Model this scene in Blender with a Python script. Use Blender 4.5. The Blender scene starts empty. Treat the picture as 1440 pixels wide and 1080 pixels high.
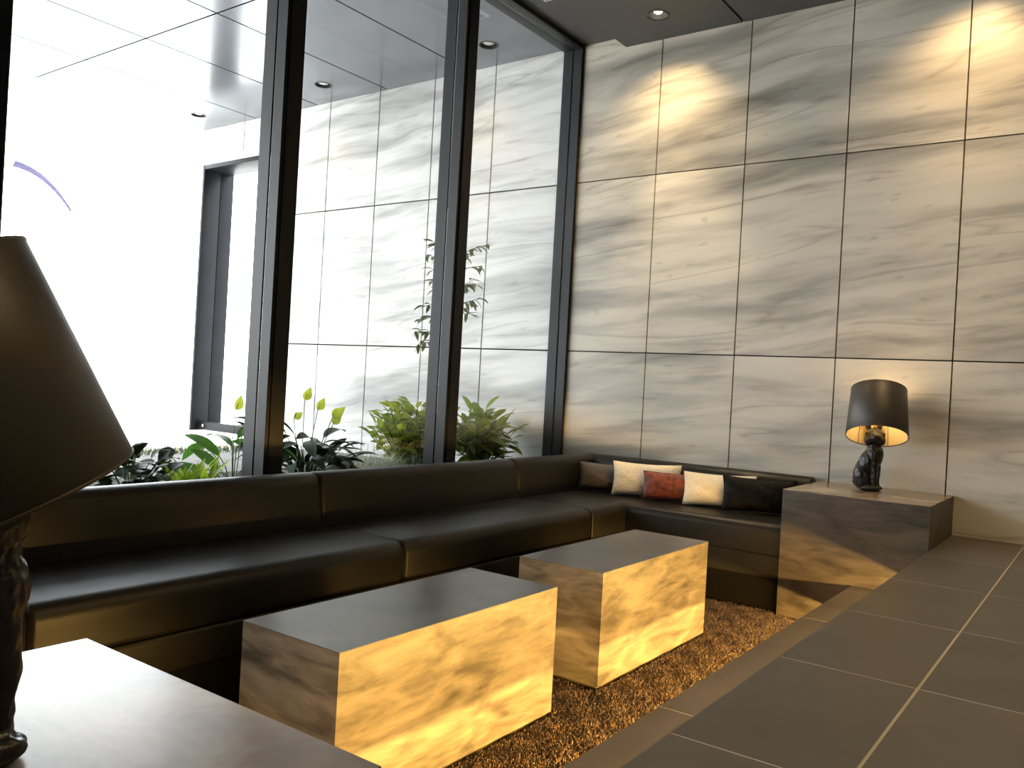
import bpy, bmesh, math, random
import numpy as np
from mathutils import Vector, Matrix, Euler

random.seed(7)
rng = np.random.default_rng(7)
SC = bpy.context.scene
COL = SC.collection
PI = math.pi

# ------------------------------------------------------------------ helpers
def link(o, parent=None):
    COL.objects.link(o)
    if parent is not None:
        o.parent = parent
    return o

def mesh_obj(name, verts, faces, mats, parent=None, smooth=False, fmat=None):
    me = bpy.data.meshes.new(name)
    me.from_pydata([tuple(v) for v in verts], [], faces)
    if not isinstance(mats, (list, tuple)):
        mats = [mats]
    for m in mats:
        me.materials.append(m)
    if fmat is not None:
        me.polygons.foreach_set('material_index', fmat)
    if smooth:
        me.polygons.foreach_set('use_smooth', [True] * len(me.polygons))
    me.update()
    return link(bpy.data.objects.new(name, me), parent)

def bm_obj(name, bm, mats, parent=None, smooth=False, angle=None):
    me = bpy.data.meshes.new(name)
    bm.normal_update()
    bm.to_mesh(me)
    bm.free()
    if not isinstance(mats, (list, tuple)):
        mats = [mats]
    for m in mats:
        me.materials.append(m)
    if smooth:
        me.polygons.foreach_set('use_smooth', [True] * len(me.polygons))
        if angle is not None:
            try:
                me.set_sharp_from_angle(angle=angle)
            except Exception:
                pass
    me.update()
    return link(bpy.data.objects.new(name, me), parent)

def tag(o, label=None, cat=None, group=None, kind=None):
    if label: o['label'] = label
    if cat: o['category'] = cat
    if group: o['group'] = group
    if kind: o['kind'] = kind
    return o

def thing(name, loc, label, cat, group=None, rotz=0.0):
    o = bpy.data.objects.new(name, None)
    COL.objects.link(o)
    o.location = loc
    o.rotation_euler = (0, 0, rotz)
    return tag(o, label, cat, group)

def box(bm, x0, x1, y0, y1, z0, z1, bevel=0.0, seg=2, mat=0):
    vs = [bm.verts.new((x, y, z)) for x in (x0, x1) for y in (y0, y1) for z in (z0, z1)]
    idx = [(0, 1, 3, 2), (4, 6, 7, 5), (0, 4, 5, 1), (2, 3, 7, 6), (0, 2, 6, 4), (1, 5, 7, 3)]
    fs = [bm.faces.new([vs[i] for i in f]) for f in idx]
    for f in fs:
        f.material_index = mat
    if bevel > 0:
        es = list({e for f in fs for e in f.edges})
        bmesh.ops.bevel(bm, geom=es, offset=bevel, segments=seg, profile=0.5, affect='EDGES')
    return fs

def box_obj(name, x0, x1, y0, y1, z0, z1, mat, parent=None, bevel=0.0, seg=2):
    bm = bmesh.new()
    box(bm, x0, x1, y0, y1, z0, z1, bevel, seg)
    bmesh.ops.recalc_face_normals(bm, faces=bm.faces[:])
    return bm_obj(name, bm, mat, parent, smooth=bevel > 0, angle=math.radians(40))

def tube(pts, r, seg=8, cap=True):
    """verts, faces of a tube along pts; r a number or a list."""
    pts = [Vector(p) for p in pts]
    n = len(pts)
    rs = r if isinstance(r, (list, tuple)) else [r] * n
    V, F = [], []
    prev = None
    for i, p in enumerate(pts):
        d = (pts[min(i + 1, n - 1)] - pts[max(i - 1, 0)]).normalized()
        if prev is None:
            up = Vector((0, 0, 1)) if abs(d.z) < 0.95 else Vector((1, 0, 0))
            a = d.cross(up).normalized()
        else:
            a = (prev - d * prev.dot(d)).normalized()
        prev = a
        b = d.cross(a)
        for k in range(seg):
            t = 2 * PI * k / seg
            V.append(p + (a * math.cos(t) + b * math.sin(t)) * rs[i])
    for i in range(n - 1):
        for k in range(seg):
            k2 = (k + 1) % seg
            F.append((i * seg + k, i * seg + k2, (i + 1) * seg + k2, (i + 1) * seg + k))
    if cap:
        F.append(tuple(reversed(range(seg))))
        F.append(tuple((n - 1) * seg + k for k in range(seg)))
    return V, F

def lathe(profile, seg=48, close=False):
    V, F = [], []
    n = len(profile)
    for (r, z) in profile:
        for k in range(seg):
            t = 2 * PI * k / seg
            V.append((r * math.cos(t), r * math.sin(t), z))
    rows = n if close else n - 1
    for i in range(rows):
        j = (i + 1) % n
        for k in range(seg):
            k2 = (k + 1) % seg
            F.append((i * seg + k, i * seg + k2, j * seg + k2, j * seg + k))
    return V, F

class MB:
    def __init__(self):
        self.V, self.F, self.M = [], [], []
    def add(self, V, F, mat=0, M=None):
        o = len(self.V)
        if M is not None:
            V = [M @ Vector(v) for v in V]
        self.V += [tuple(v) for v in V]
        self.F += [tuple(i + o for i in f) for f in F]
        self.M += [mat] * len(F)
    def build(self, name, mats, parent=None, smooth=True, zmin=None):
        if zmin is not None:
            self.V = [(v[0], v[1], max(v[2], zmin)) for v in self.V]
        return mesh_obj(name, self.V, self.F, mats, parent, smooth, self.M)

# ------------------------------------------------------------------ materials
def newmat(name):
    m = bpy.data.materials.new(name)
    m.use_nodes = True
    nt = m.node_tree
    b = nt.nodes['Principled BSDF']
    return m, nt, b

def N(nt, t, **kw):
    n = nt.nodes.new(t)
    for k, v in kw.items():
        if hasattr(n, k):
            setattr(n, k, v)
        else:
            n.inputs[k].default_value = v
    return n

def rgb(c):
    return (c[0], c[1], c[2], 1.0)

def ramp(nt, stops):
    r = nt.nodes.new('ShaderNodeValToRGB')
    e = r.color_ramp.elements
    while len(e) < len(stops):
        e.new(0.5)
    for i, (p, c) in enumerate(stops):
        e[i].position = p
        e[i].color = rgb(c)
    return r

def plain(name, col, rough=0.5, metal=0.0, bump=0.0, bscale=200.0, spec=0.5, var=0.0, vscale=8.0, coat=0.0):
    m, nt, b = newmat(name)
    b.inputs['Base Color'].default_value = rgb(col)
    b.inputs['Roughness'].default_value = rough
    b.inputs['Metallic'].default_value = metal
    b.inputs['Specular IOR Level'].default_value = spec
    b.inputs['Coat Weight'].default_value = coat
    tc = N(nt, 'ShaderNodeTexCoord')
    if var > 0:
        nz = N(nt, 'ShaderNodeTexNoise', Scale=vscale, Detail=5.0)
        nt.links.new(tc.outputs['Object'], nz.inputs['Vector'])
        r = ramp(nt, [(0.3, [c * (1 - var) for c in col]), (0.7, [min(1, c * (1 + var)) for c in col])])
        nt.links.new(nz.outputs['Fac'], r.inputs['Fac'])
        nt.links.new(r.outputs['Color'], b.inputs['Base Color'])
    if bump > 0:
        nz = N(nt, 'ShaderNodeTexNoise', Scale=bscale, Detail=3.0)
        nt.links.new(tc.outputs['Object'], nz.inputs['Vector'])
        bp = N(nt, 'ShaderNodeBump', Strength=bump, Distance=0.002)
        nt.links.new(nz.outputs['Fac'], bp.inputs['Height'])
        nt.links.new(bp.outputs['Normal'], b.inputs['Normal'])
    return m

def emis(name, col, strength):
    m, nt, b = newmat(name)
    b.inputs['Base Color'].default_value = rgb((0.8, 0.8, 0.8))
    b.inputs['Emission Color'].default_value = rgb(col)
    b.inputs['Emission Strength'].default_value = strength
    return m

PW, PH = 0.55, 1.0735
def marble(name, x0, pw, z0=0.84, rough=0.34, seed=0.0, tint=(1, 1, 1)):
    m, nt, b = newmat(name)
    L = nt.links.new
    tc = N(nt, 'ShaderNodeTexCoord')
    sp = N(nt, 'ShaderNodeSeparateXYZ')
    L(tc.outputs['Object'], sp.inputs[0])
    def math_(op, a, v):
        n = N(nt, 'ShaderNodeMath', operation=op)
        L(a, n.inputs[0])
        n.inputs[1].default_value = v
        return n.outputs[0]
    ix = math_('FLOOR', math_('DIVIDE', math_('SUBTRACT', sp.outputs['X'], x0), pw), 0)
    iz = math_('FLOOR', math_('DIVIDE', math_('SUBTRACT', sp.outputs['Z'], z0), PH), 0)
    cb = N(nt, 'ShaderNodeCombineXYZ')
    L(ix, cb.inputs[0]); L(iz, cb.inputs[1])
    cb.inputs[2].default_value = seed
    wn = N(nt, 'ShaderNodeTexWhiteNoise', noise_dimensions='3D')
    L(cb.outputs[0], wn.inputs['Vector'])
    # the veining runs on from slab to slab in a row; every row has its own
    sc = N(nt, 'ShaderNodeVectorMath', operation='MULTIPLY')
    L(wn.outputs['Color'], sc.inputs[0]); sc.inputs[1].default_value = (0.10, 0.0, 0.03)
    rw = N(nt, 'ShaderNodeCombineXYZ'); L(math_('MULTIPLY', iz, 7.31), rw.inputs[0]); rw.inputs[1].default_value = seed
    ad0 = N(nt, 'ShaderNodeVectorMath', operation='ADD')
    L(tc.outputs['Object'], ad0.inputs[0]); L(sc.outputs[0], ad0.inputs[1])
    ad = N(nt, 'ShaderNodeVectorMath', operation='ADD')
    L(ad0.outputs[0], ad.inputs[0]); L(rw.outputs[0], ad.inputs[1])
    wz = N(nt, 'ShaderNodeTexNoise', Scale=0.9, Detail=1.5)
    L(ad.outputs[0], wz.inputs['Vector'])
    ws = N(nt, 'ShaderNodeVectorMath', operation='SUBTRACT')
    L(wz.outputs['Color'], ws.inputs[0]); ws.inputs[1].default_value = (0.5, 0.5, 0.5)
    wm = N(nt, 'ShaderNodeVectorMath', operation='MULTIPLY')
    L(ws.outputs[0], wm.inputs[0]); wm.inputs[1].default_value = (0.2, 0.0, 0.16)
    wa = N(nt, 'ShaderNodeVectorMath', operation='ADD')
    L(ad.outputs[0], wa.inputs[0]); L(wm.outputs[0], wa.inputs[1])
    mp = N(nt, 'ShaderNodeMapping')
    mp.inputs['Rotation'].default_value = (0, math.radians(5.5), 0)
    L(wa.outputs[0], mp.inputs['Vector'])
    def nz(scale, detail, rough_, dist, off):
        s = N(nt, 'ShaderNodeVectorMath', operation='MULTIPLY')
        L(mp.outputs[0], s.inputs[0]); s.inputs[1].default_value = scale
        o = N(nt, 'ShaderNodeVectorMath', operation='ADD')
        L(s.outputs[0], o.inputs[0]); o.inputs[1].default_value = (off, off * 1.7, off * 0.6)
        n = N(nt, 'ShaderNodeTexNoise', Scale=1.0, Detail=detail, Roughness=rough_, Distortion=dist)
        L(o.outputs[0], n.inputs['Vector'])
        return n.outputs['Fac']
    broad = nz((0.75, 1, 5.0), 4, 0.50, 0.35, 3.1)
    mid = nz((1.5, 1, 13), 4, 0.55, 0.3, 9.7)
    vein = nz((0.55, 1, 6.5), 2, 0.45, 0.25, 21.3)
    vmask = nz((1.3, 1, 3.0), 2, 0.5, 0.0, 41.3)
    spot = nz((7, 1, 22), 2, 0.45, 0.2, 33.0)
    r1 = ramp(nt, [(0.30, (0.34, 0.33, 0.315)), (0.43, (0.52, 0.50, 0.47)), (0.52, (0.70, 0.67, 0.625)), (0.68, (0.78, 0.745, 0.69))])
    L(broad, r1.inputs['Fac'])
    r2 = ramp(nt, [(0.34, (0.66, 0.655, 0.65)), (0.46, (0.92, 0.915, 0.91)), (0.58, (1.0, 1.0, 1.0))])
    L(mid, r2.inputs['Fac'])
    # long thin veins, fading in and out along their way
    va = math_('ABSOLUTE', math_('SUBTRACT', vein, 0.5), 0)
    vm = math_('MULTIPLY', math_('SUBTRACT', vmask, 0.47), -0.5)
    vmx = N(nt, 'ShaderNodeMath', operation='MAXIMUM'); L(vm, vmx.inputs[0]); vmx.inputs[1].default_value = 0.0
    vs_ = N(nt, 'ShaderNodeMath', operation='ADD'); L(va, vs_.inputs[0]); L(vmx.outputs[0], vs_.inputs[1])
    r3 = ramp(nt, [(0.0, (0.66, 0.65, 0.64)), (0.012, (0.86, 0.855, 0.85)), (0.030, (1, 1, 1))])
    L(vs_.outputs[0], r3.inputs['Fac'])
    r4 = ramp(nt, [(0.67, (1, 1, 1)), (0.74, (0.78, 0.77, 0.76))])
    L(spot, r4.inputs['Fac'])
    def mul(a, c, f):
        x = N(nt, 'ShaderNodeMix', data_type='RGBA', blend_type='MULTIPLY')
        x.inputs['Factor'].default_value = f
        L(a, x.inputs['A']); L(c, x.inputs['B'])
        return x.outputs['Result']
    c = mul(r1.outputs['Color'], r2.outputs['Color'], 0.75)
    c = mul(c, r3.outputs['Color'], 0.8)
    c = mul(c, r4.outputs['Color'], 0.8)
    tn = N(nt, 'ShaderNodeMix', data_type='RGBA', blend_type='MULTIPLY'); tn.inputs['Factor'].default_value = 1.0
    L(c, tn.inputs['A']); tn.inputs['B'].default_value = rgb(tint)
    L(tn.outputs['Result'], b.inputs['Base Color'])
    b.inputs['Roughness'].default_value = rough
    b.inputs['Specular IOR Level'].default_value = 0.35
    return m

def laminate(name, dark, light, rough=0.42, off=0.0):
    m, nt, b = newmat(name)
    L = nt.links.new
    tc = N(nt, 'ShaderNodeTexCoord')
    def nz(scale, detail, dist, o):
        mp = N(nt, 'ShaderNodeMapping')
        mp.inputs['Location'].default_value = (o + off, o * 1.3, o * .7 + off)
        mp.inputs['Scale'].default_value = scale
        mp.inputs['Rotation'].default_value = (0.10, 0.10, 0)
        L(tc.outputs['Object'], mp.inputs['Vector'])
        n = N(nt, 'ShaderNodeTexNoise', Scale=1.0, Detail=detail, Roughness=0.55, Distortion=dist)
        L(mp.outputs[0], n.inputs['Vector'])
        return n.outputs['Fac']
    a = nz((4.2, 4.2, 15.0), 5, 0.75, 2.0)
    c = nz((9.0, 9.0, 60.0), 4, 0.5, 5.0)
    mx = N(nt, 'ShaderNodeMix', data_type='FLOAT')
    mx.inputs['Factor'].default_value = 0.24
    L(a, mx.inputs['A']); L(c, mx.inputs['B'])
    r = ramp(nt, [(0.36, dark), (0.50, [(d + l) / 2 * 1.05 for d, l in zip(dark, light)]), (0.62, light)])
    L(mx.outputs['Result'], r.inputs['Fac'])
    L(r.outputs['Color'], b.inputs['Base Color'])
    b.inputs['Roughness'].default_value = rough
    return m

def leaf_mat(name, c1, c2, trans=0.35, rough=0.4):
    m, nt, b = newmat(name)
    L = nt.links.new
    gi = N(nt, 'ShaderNodeNewGeometry')
    tc = N(nt, 'ShaderNodeTexCoord')
    nz = N(nt, 'ShaderNodeTexNoise', Scale=30.0, Detail=2.0)
    L(tc.outputs['Object'], nz.inputs['Vector'])
    ad = N(nt, 'ShaderNodeMath', operation='ADD')
    L(gi.outputs['Random Per Island'], ad.inputs[0]); L(nz.outputs['Fac'], ad.inputs[1])
    dv = N(nt, 'ShaderNodeMath', operation='MULTIPLY'); dv.inputs[1].default_value = 0.5
    L(ad.outputs[0], dv.inputs[0])
    r = ramp(nt, [(0.2, c1), (0.8, c2)])
    L(dv.outputs[0], r.inputs['Fac'])
    L(r.outputs['Color'], b.inputs['Base Color'])
    b.inputs['Roughness'].default_value = rough
    tr = N(nt, 'ShaderNodeBsdfTranslucent')
    L(r.outputs['Color'], tr.inputs['Color'])
    mx = N(nt, 'ShaderNodeMixShader'); mx.inputs[0].default_value = trans
    out = nt.nodes['Material Output']
    L(b.outputs[0], mx.inputs[1]); L(tr.outputs[0], mx.inputs[2]); L(mx.outputs[0], out.inputs['Surface'])
    return m

M_MARBLE_IN = marble('marble_inside', 0.0, PW, tint=(0.90, 0.865, 0.785))
M_MARBLE_OUT = marble('marble_outside', -0.1514, 0.5565, seed=4.0, tint=(0.955, 0.99, 1.04))
M_JOINT = plain('joint_dark', (0.02, 0.018, 0.016), 0.9)
M_STEEL = plain('frame_gunmetal', (0.011, 0.012, 0.0135), 0.45, 0.0, spec=0.28, bump=0.05, bscale=60, var=0.1)
M_RUBBER = plain('gasket_black', (0.006, 0.006, 0.007), 0.6)
M_CEIL = plain('ceiling_grey', (0.085, 0.085, 0.082), 0.6, var=0.03, vscale=2)
M_CEIL_OUT = plain('canopy_metal', (0.20, 0.212, 0.235), 0.20, 0.72, var=0.03, vscale=2)
M_LEATHER = plain('black_leather', (0.0095, 0.0088, 0.0076), 0.41, bump=0.25, bscale=260, spec=0.28, var=0.15, vscale=12)
M_LEATHER_FRONT = M_LEATHER
M_KICK = plain('kick_black', (0.004, 0.0034, 0.003), 0.9, spec=0.1)
M_PIPING = plain('leather_seam', (0.012, 0.011, 0.010), 0.5)
M_LAM = laminate('taupe_laminate', (0.050, 0.042, 0.031), (0.215, 0.186, 0.143))
M_LAM_B = laminate('taupe_laminate_b', (0.050, 0.042, 0.031), (0.215, 0.186, 0.143), off=3.7)
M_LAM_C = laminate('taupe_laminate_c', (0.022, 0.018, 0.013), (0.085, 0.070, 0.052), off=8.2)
M_LAM_TOP = laminate('taupe_laminate_top', (0.062, 0.058, 0.053), (0.112, 0.105, 0.096), rough=0.30, off=1.3)
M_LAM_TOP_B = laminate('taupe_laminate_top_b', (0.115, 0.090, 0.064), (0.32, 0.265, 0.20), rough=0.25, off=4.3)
M_PLINTH = plain('plinth_bronze', (0.10, 0.075, 0.045), 0.4, 0.5)
M_BRASS = plain('brass', (0.55, 0.36, 0.14), 0.3, 1.0)
M_RABBIT = plain('rabbit_black', (0.0065, 0.006, 0.0055), 0.34, bump=0.9, bscale=90, spec=0.45)
M_SHADE = plain('shade_satin', (0.050, 0.044, 0.034), 0.47, 0.25, bump=0.12, bscale=500)
M_GOLD = plain('shade_gold_lining', (0.95, 0.80, 0.48), 0.5, 0.0)
M_RIM = plain('shade_rim', (0.05, 0.035, 0.02), 0.5)
M_BULB = emis('bulb_glow', (1.0, 0.70, 0.34), 18.0)
M_LAMPGLOW = emis('downlight_glow', (1.0, 0.86, 0.62), 12.0)
M_WHITE = plain('white_enamel', (0.75, 0.75, 0.74), 0.35)
M_DARKTRIM = plain('downlight_black', (0.007, 0.006, 0.005), 0.6)
M_ALU = plain('aluminium', (0.55, 0.55, 0.56), 0.35, 0.9)
M_STONE_OUT = plain('paving_pale', (0.17, 0.16, 0.145), 0.75, bump=0.2, bscale=80, var=0.12, vscale=5)
M_STREET = plain('street_concrete', (0.62, 0.62, 0.61), 0.85, var=0.06, vscale=1)
M_SOIL = plain('soil', (0.045, 0.033, 0.022), 0.95, bump=1.0, bscale=70, var=0.4, vscale=40)
M_WALLPLAIN = plain('room_plaster', (0.20, 0.18, 0.16), 0.7, var=0.03)

def floor_mat():
    m, nt, b = newmat('slate_tile')
    L = nt.links.new
    tc = N(nt, 'ShaderNodeTexCoord')
    n1 = N(nt, 'ShaderNodeTexNoise', Scale=2.2, Detail=6.0, Roughness=0.6)
    L(tc.outputs['Object'], n1.inputs['Vector'])
    r = ramp(nt, [(0.3, (0.048, 0.041, 0.031)), (0.7, (0.078, 0.067, 0.051))])
    L(n1.outputs['Fac'], r.inputs['Fac'])
    gi = N(nt, 'ShaderNodeNewGeometry')
    mr = N(nt, 'ShaderNodeMapRange')
    mr.inputs['To Min'].default_value = 0.86; mr.inputs['To Max'].default_value = 1.12
    L(gi.outputs['Random Per Island'], mr.inputs['Value'])
    mx = N(nt, 'ShaderNodeMix', data_type='RGBA', blend_type='MULTIPLY'); mx.inputs['Factor'].default_value = 1.0
    L(r.outputs['Color'], mx.inputs['A']); L(mr.outputs[0], mx.inputs['B'])
    L(mx.outputs['Result'], b.inputs['Base Color'])
    b.inputs['Roughness'].default_value = 0.42
    n2 = N(nt, 'ShaderNodeTexNoise', Scale=300.0, Detail=2.0)
    L(tc.outputs['Object'], n2.inputs['Vector'])
    bp = N(nt, 'ShaderNodeBump', Strength=0.15, Distance=0.001)
    L(n2.outputs['Fac'], bp.inputs['Height']); L(bp.outputs['Normal'], b.inputs['Normal'])
    return m
M_TILE = floor_mat()
M_GROUT = plain('grout_pale', (0.34, 0.31, 0.26), 0.85)

def glass_mat():
    m = bpy.data.materials.new('window_glass')
    m.use_nodes = True
    nt = m.node_tree
    nt.nodes.clear()
    L = nt.links.new
    out = N(nt, 'ShaderNodeOutputMaterial')
    tr = N(nt, 'ShaderNodeBsdfTransparent'); tr.inputs['Color'].default_value = (0.965, 0.975, 0.97, 1)
    gl = N(nt, 'ShaderNodeBsdfGlossy'); gl.inputs['Roughness'].default_value = 0.0
    fr = N(nt, 'ShaderNodeFresnel'); fr.inputs['IOR'].default_value = 1.45
    mx = N(nt, 'ShaderNodeMixShader')
    mu = N(nt, 'ShaderNodeMath', operation='MULTIPLY'); mu.inputs[1].default_value = 0.22
    L(fr.outputs[0], mu.inputs[0]); L(mu.outputs[0], mx.inputs[0])
    L(tr.outputs[0], mx.inputs[1]); L(gl.outputs[0], mx.inputs[2])
    L(mx.outputs[0], out.inputs['Surface'])
    return m
M_GLASS = glass_mat()

def reflection_mat():  # reflection in the pane, painted as a violet tint
    m = bpy.data.materials.new('violet_reflection_tint')
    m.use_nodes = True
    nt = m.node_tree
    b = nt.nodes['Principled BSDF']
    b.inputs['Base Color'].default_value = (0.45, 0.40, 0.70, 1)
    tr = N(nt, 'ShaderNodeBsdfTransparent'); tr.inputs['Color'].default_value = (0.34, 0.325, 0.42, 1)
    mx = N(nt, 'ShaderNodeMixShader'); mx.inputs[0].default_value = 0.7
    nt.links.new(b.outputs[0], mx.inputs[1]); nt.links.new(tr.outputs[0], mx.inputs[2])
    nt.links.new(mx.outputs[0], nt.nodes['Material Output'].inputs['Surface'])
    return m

def carpet_mat():
    m, nt, b = newmat('shag_brown')
    L = nt.links.new
    gi = N(nt, 'ShaderNodeNewGeometry')
    tc = N(nt, 'ShaderNodeTexCoord')
    nz = N(nt, 'ShaderNodeTexNoise', Scale=14.0, Detail=4.0)
    L(tc.outputs['Object'], nz.inputs['Vector'])
    ad = N(nt, 'ShaderNodeMath', operation='MULTIPLY_ADD')
    L(gi.outputs['Random Per Island'], ad.inputs[0]); ad.inputs[1].default_value = 0.75
    L(nz.outputs['Fac'], ad.inputs[2])
    r = ramp(nt, [(0.35, (0.018, 0.009, 0.004)), (0.75, (0.075, 0.040, 0.016)), (1.0, (0.17, 0.096, 0.040))])
    L(ad.outputs[0], r.inputs['Fac'])
    L(r.outputs['Color'], b.inputs['Base Color'])
    b.inputs['Roughness'].default_value = 0.85
    b.inputs['Sheen Weight'].default_value = 0.2
    return m
M_CARPET = carpet_mat()

def fabric(name, c1, c2, scale=180.0, rough=0.9, sheen=0.3, bump=0.5, var_scale=None):
    m, nt, b = newmat(name)
    L = nt.links.new
    tc = N(nt, 'ShaderNodeTexCoord')
    nz = N(nt, 'ShaderNodeTexNoise', Scale=var_scale or scale, Detail=3.0)
    L(tc.outputs['Object'], nz.inputs['Vector'])
    r = ramp(nt, [(0.35, c1), (0.65, c2)])
    L(nz.outputs['Fac'], r.inputs['Fac']); L(r.outputs['Color'], b.inputs['Base Color'])
    n2 = N(nt, 'ShaderNodeTexNoise', Scale=scale, Detail=2.0)
    L(tc.outputs['Object'], n2.inputs['Vector'])
    bp = N(nt, 'ShaderNodeBump', Strength=bump, Distance=0.004)
    L(n2.outputs['Fac'], bp.inputs['Height']); L(bp.outputs['Normal'], b.inputs['Normal'])
    b.inputs['Roughness'].default_value = rough
    b.inputs['Sheen Weight'].default_value = sheen
    return m
M_CUSH_GREY = fabric('cushion_grey', (0.085, 0.080, 0.088), (0.130, 0.122, 0.130), sheen=0.08)
M_CUSH_CREAM = fabric('cushion_cream_boucle', (0.74, 0.67, 0.52), (0.88, 0.84, 0.72), scale=110, bump=0.9)
M_CUSH_CREAM2 = fabric('cushion_cream_rib', (0.76, 0.70, 0.57), (0.86, 0.81, 0.69), scale=160, bump=0.6)
M_CUSH_RUST = fabric('cushion_rust_velvet', (0.085, 0.015, 0.008), (0.23, 0.045, 0.020), scale=60, rough=0.6, sheen=0.12, var_scale=28)
M_CUSH_BLACK = fabric('cushion_black_velvet', (0.002, 0.002, 0.002), (0.009, 0.0085, 0.0085), scale=55, rough=0.6, sheen=0.0, var_scale=30, bump=0.8)
M_CUSH_BLACK.node_tree.nodes['Principled BSDF'].inputs['Specular IOR Level'].default_value = 0.12

# ------------------------------------------------------------------ camera (pose of the photograph)
cam = bpy.data.cameras.new('camera')
cam.sensor_width = 36.0
cam.lens = 1182.77 / 1440 * 36.0
cam.clip_start = 0.02
cam.clip_end = 300
co = bpy.data.objects.new('camera', cam)
COL.objects.link(co)
RW = [(0.808494835, 0.585919803, 0.0550825324),
      (0.0451705979, 0.0315379089, -0.998481336),
      (-0.586767175, 0.809755114, -0.000968111375)]
rx, dn, fw = [Vector(r) for r in RW]
mw = Matrix((( rx.x, -dn.x, -fw.x, 2.87169829), (rx.y, -dn.y, -fw.y, -4.55475578), (rx.z, -dn.z, -fw.z, 0.6144903), (0, 0, 0, 1)))
co.matrix_world = mw
SC.camera = co

# ------------------------------------------------------------------ marble walls
CEIL = 2.725      # soffit over the lounge
RECESS = 2.792    # recess beside the window
def marble_wall(name, xs, zs, y0, mat, gap=0.007):
    bm = bmesh.new()
    for i in range(len(xs) - 1):
        for k in range(len(zs) - 1):
            box(bm, xs[i] + gap / 2, xs[i + 1] - gap / 2, y0, y0 + 0.03, zs[k] + gap / 2, zs[k + 1] - gap / 2)
    box(bm, xs[0], xs[-1], y0 + 0.029, y0 + 0.24, zs[0], zs[-1], mat=1)
    bmesh.ops.recalc_face_normals(bm, faces=bm.faces[:])
    return tag(bm_obj(name, bm, [mat, M_JOINT]), kind='structure')

xs_in = [-0.05] + [0.55 * k for k in range(1, 13)]
zs_in = [-0.42, -0.2335, 0.84, 1.9135, 2.987]
marble_wall('wall_back', xs_in, zs_in, 0.0, M_MARBLE_IN)
xs_out = [-0.708 - 0.5565 * k for k in range(0, 4)]   # -0.708 ... -2.3775
# outside: solid part up to the opening, then a head above the opening
marble_wall('wall_outside', sorted([-0.055] + xs_out + [-2.934]), [-0.05, 0.84, 1.9135, 2.96], 0.0, M_MARBLE_OUT, 0.010)
marble_wall('wall_outside_head', [-4.12, -3.491, -2.934], [2.455, 2.96], 0.0, M_MARBLE_OUT)

# steel lining of the opening in the outside wall
st = thing('steel_door_frame', (-4.03, 0.0, 0.02), 'dark steel frame lining the opening in the outside marble wall', 'frame')
def st_box(n, *a, **k):
    o = box_obj(n, *a, M_PORTAL, st, bevel=0.003, **k)
    o.location = (4.03, 0, -0.02)
    return o
M_PORTAL = plain('portal_steel', (0.0035, 0.0042, 0.006), 0.45, 0.0, spec=0.13, var=0.35, vscale=5)
st_box('jamb', -4.06, -4.03, -0.015, 0.16, 0.02, 2.46)
st_box('jamb', -4.05, -4.028, 0.163, 0.30, 0.02, 2.46)
st_box('jamb', -2.964, -2.934, -0.015, 0.30, 0.02, 2.46)
st_box('lintel', -4.03, -2.964, -0.015, 0.26, 2.42, 2.46)
st_box('threshold', -4.03, -2.964, 0.05, 0.10, 0.03, 0.105)
bmb = MB()
for x in (-3.93,):
    V, F = tube([(0, 0.048, 0), (0, 0.036, 0)], 0.012, 12)
    bmb.add(V, F, 0, Matrix.Translation((x, 0, 0.07)))
o = bmb.build('bolt', M_ALU, st); o.location = (4.03, 0, -0.02)

# ------------------------------------------------------------------ floor: raised walkway, tread, lounge well
def tiles(name, xs, ys, z1, z0, mats, kind='structure', gap=0.005, rec=0.0003):
    bm = bmesh.new()
    for i in range(len(xs) - 1):
        for k in range(len(ys) - 1):
            g = gap / 2
            box(bm, xs[i] + (g if i else 0), xs[i + 1] - (g if i < len(xs) - 2 else 0), ys[k] + g, ys[k + 1] - g, z1 - 0.012, z1)
    box(bm, xs[0] + 0.001, xs[-1] - 0.001, ys[0] + 0.001, ys[-1] - 0.001, z0, z1 - rec, mat=1)
    bmesh.ops.recalc_face_normals(bm, faces=bm.faces[:])
    o = bm_obj(name, bm, mats)
    return tag(o, kind=kind)

EDGE = 2.240
ys = [-8.0] + [-0.138 - 0.6 * k for k in range(13, -1, -1)] + [-0.0005]
ys = sorted(set(round(y, 4) for y in ys if y >= -8.0))
M_GROUT_FLOOR = M_GROUT
tiles('floor', [EDGE, 2.5425, 3.1425, 3.7425, 4.3425, 4.9425, 5.5425, 6.2], ys, 0.0, -0.144, [M_TILE, M_GROUT_FLOOR], gap=0.005)
# wide pale joint running along the walkway
tag(box_obj('trim_1', 2.5395, 2.5455, -8.0, -0.002, -0.010, 0.0004, plain('joint_bright', (0.29, 0.25, 0.165), 0.7)), kind='structure')
# lower tread: long tiles
TY0, TY1 = -4.75, -0.6185
tiles('trim_2', [1.940, 2.36], [TY0, -3.74, -2.54, -1.337, -0.735, TY1], -0.200, -0.330, [M_TILE, M_GROUT_FLOOR], gap=0.005)
# risers behind the shadow gaps, and the slab below
tag(box_obj('trim_3', 2.36, 6.2, -8.0, -0.001, -0.42, -0.1445, M_WALLPLAIN), kind='structure')
tag(box_obj('trim_4', 2.05, 2.359, TY0, TY1, -0.42, -0.3305, M_WALLPLAIN), kind='structure')
tag(box_obj('floor_lounge', -0.02, 2.36, -8.0, -0.001, -0.46, -0.421, plain('screed', (0.10, 0.08, 0.06), 0.9)), kind='structure')

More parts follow.
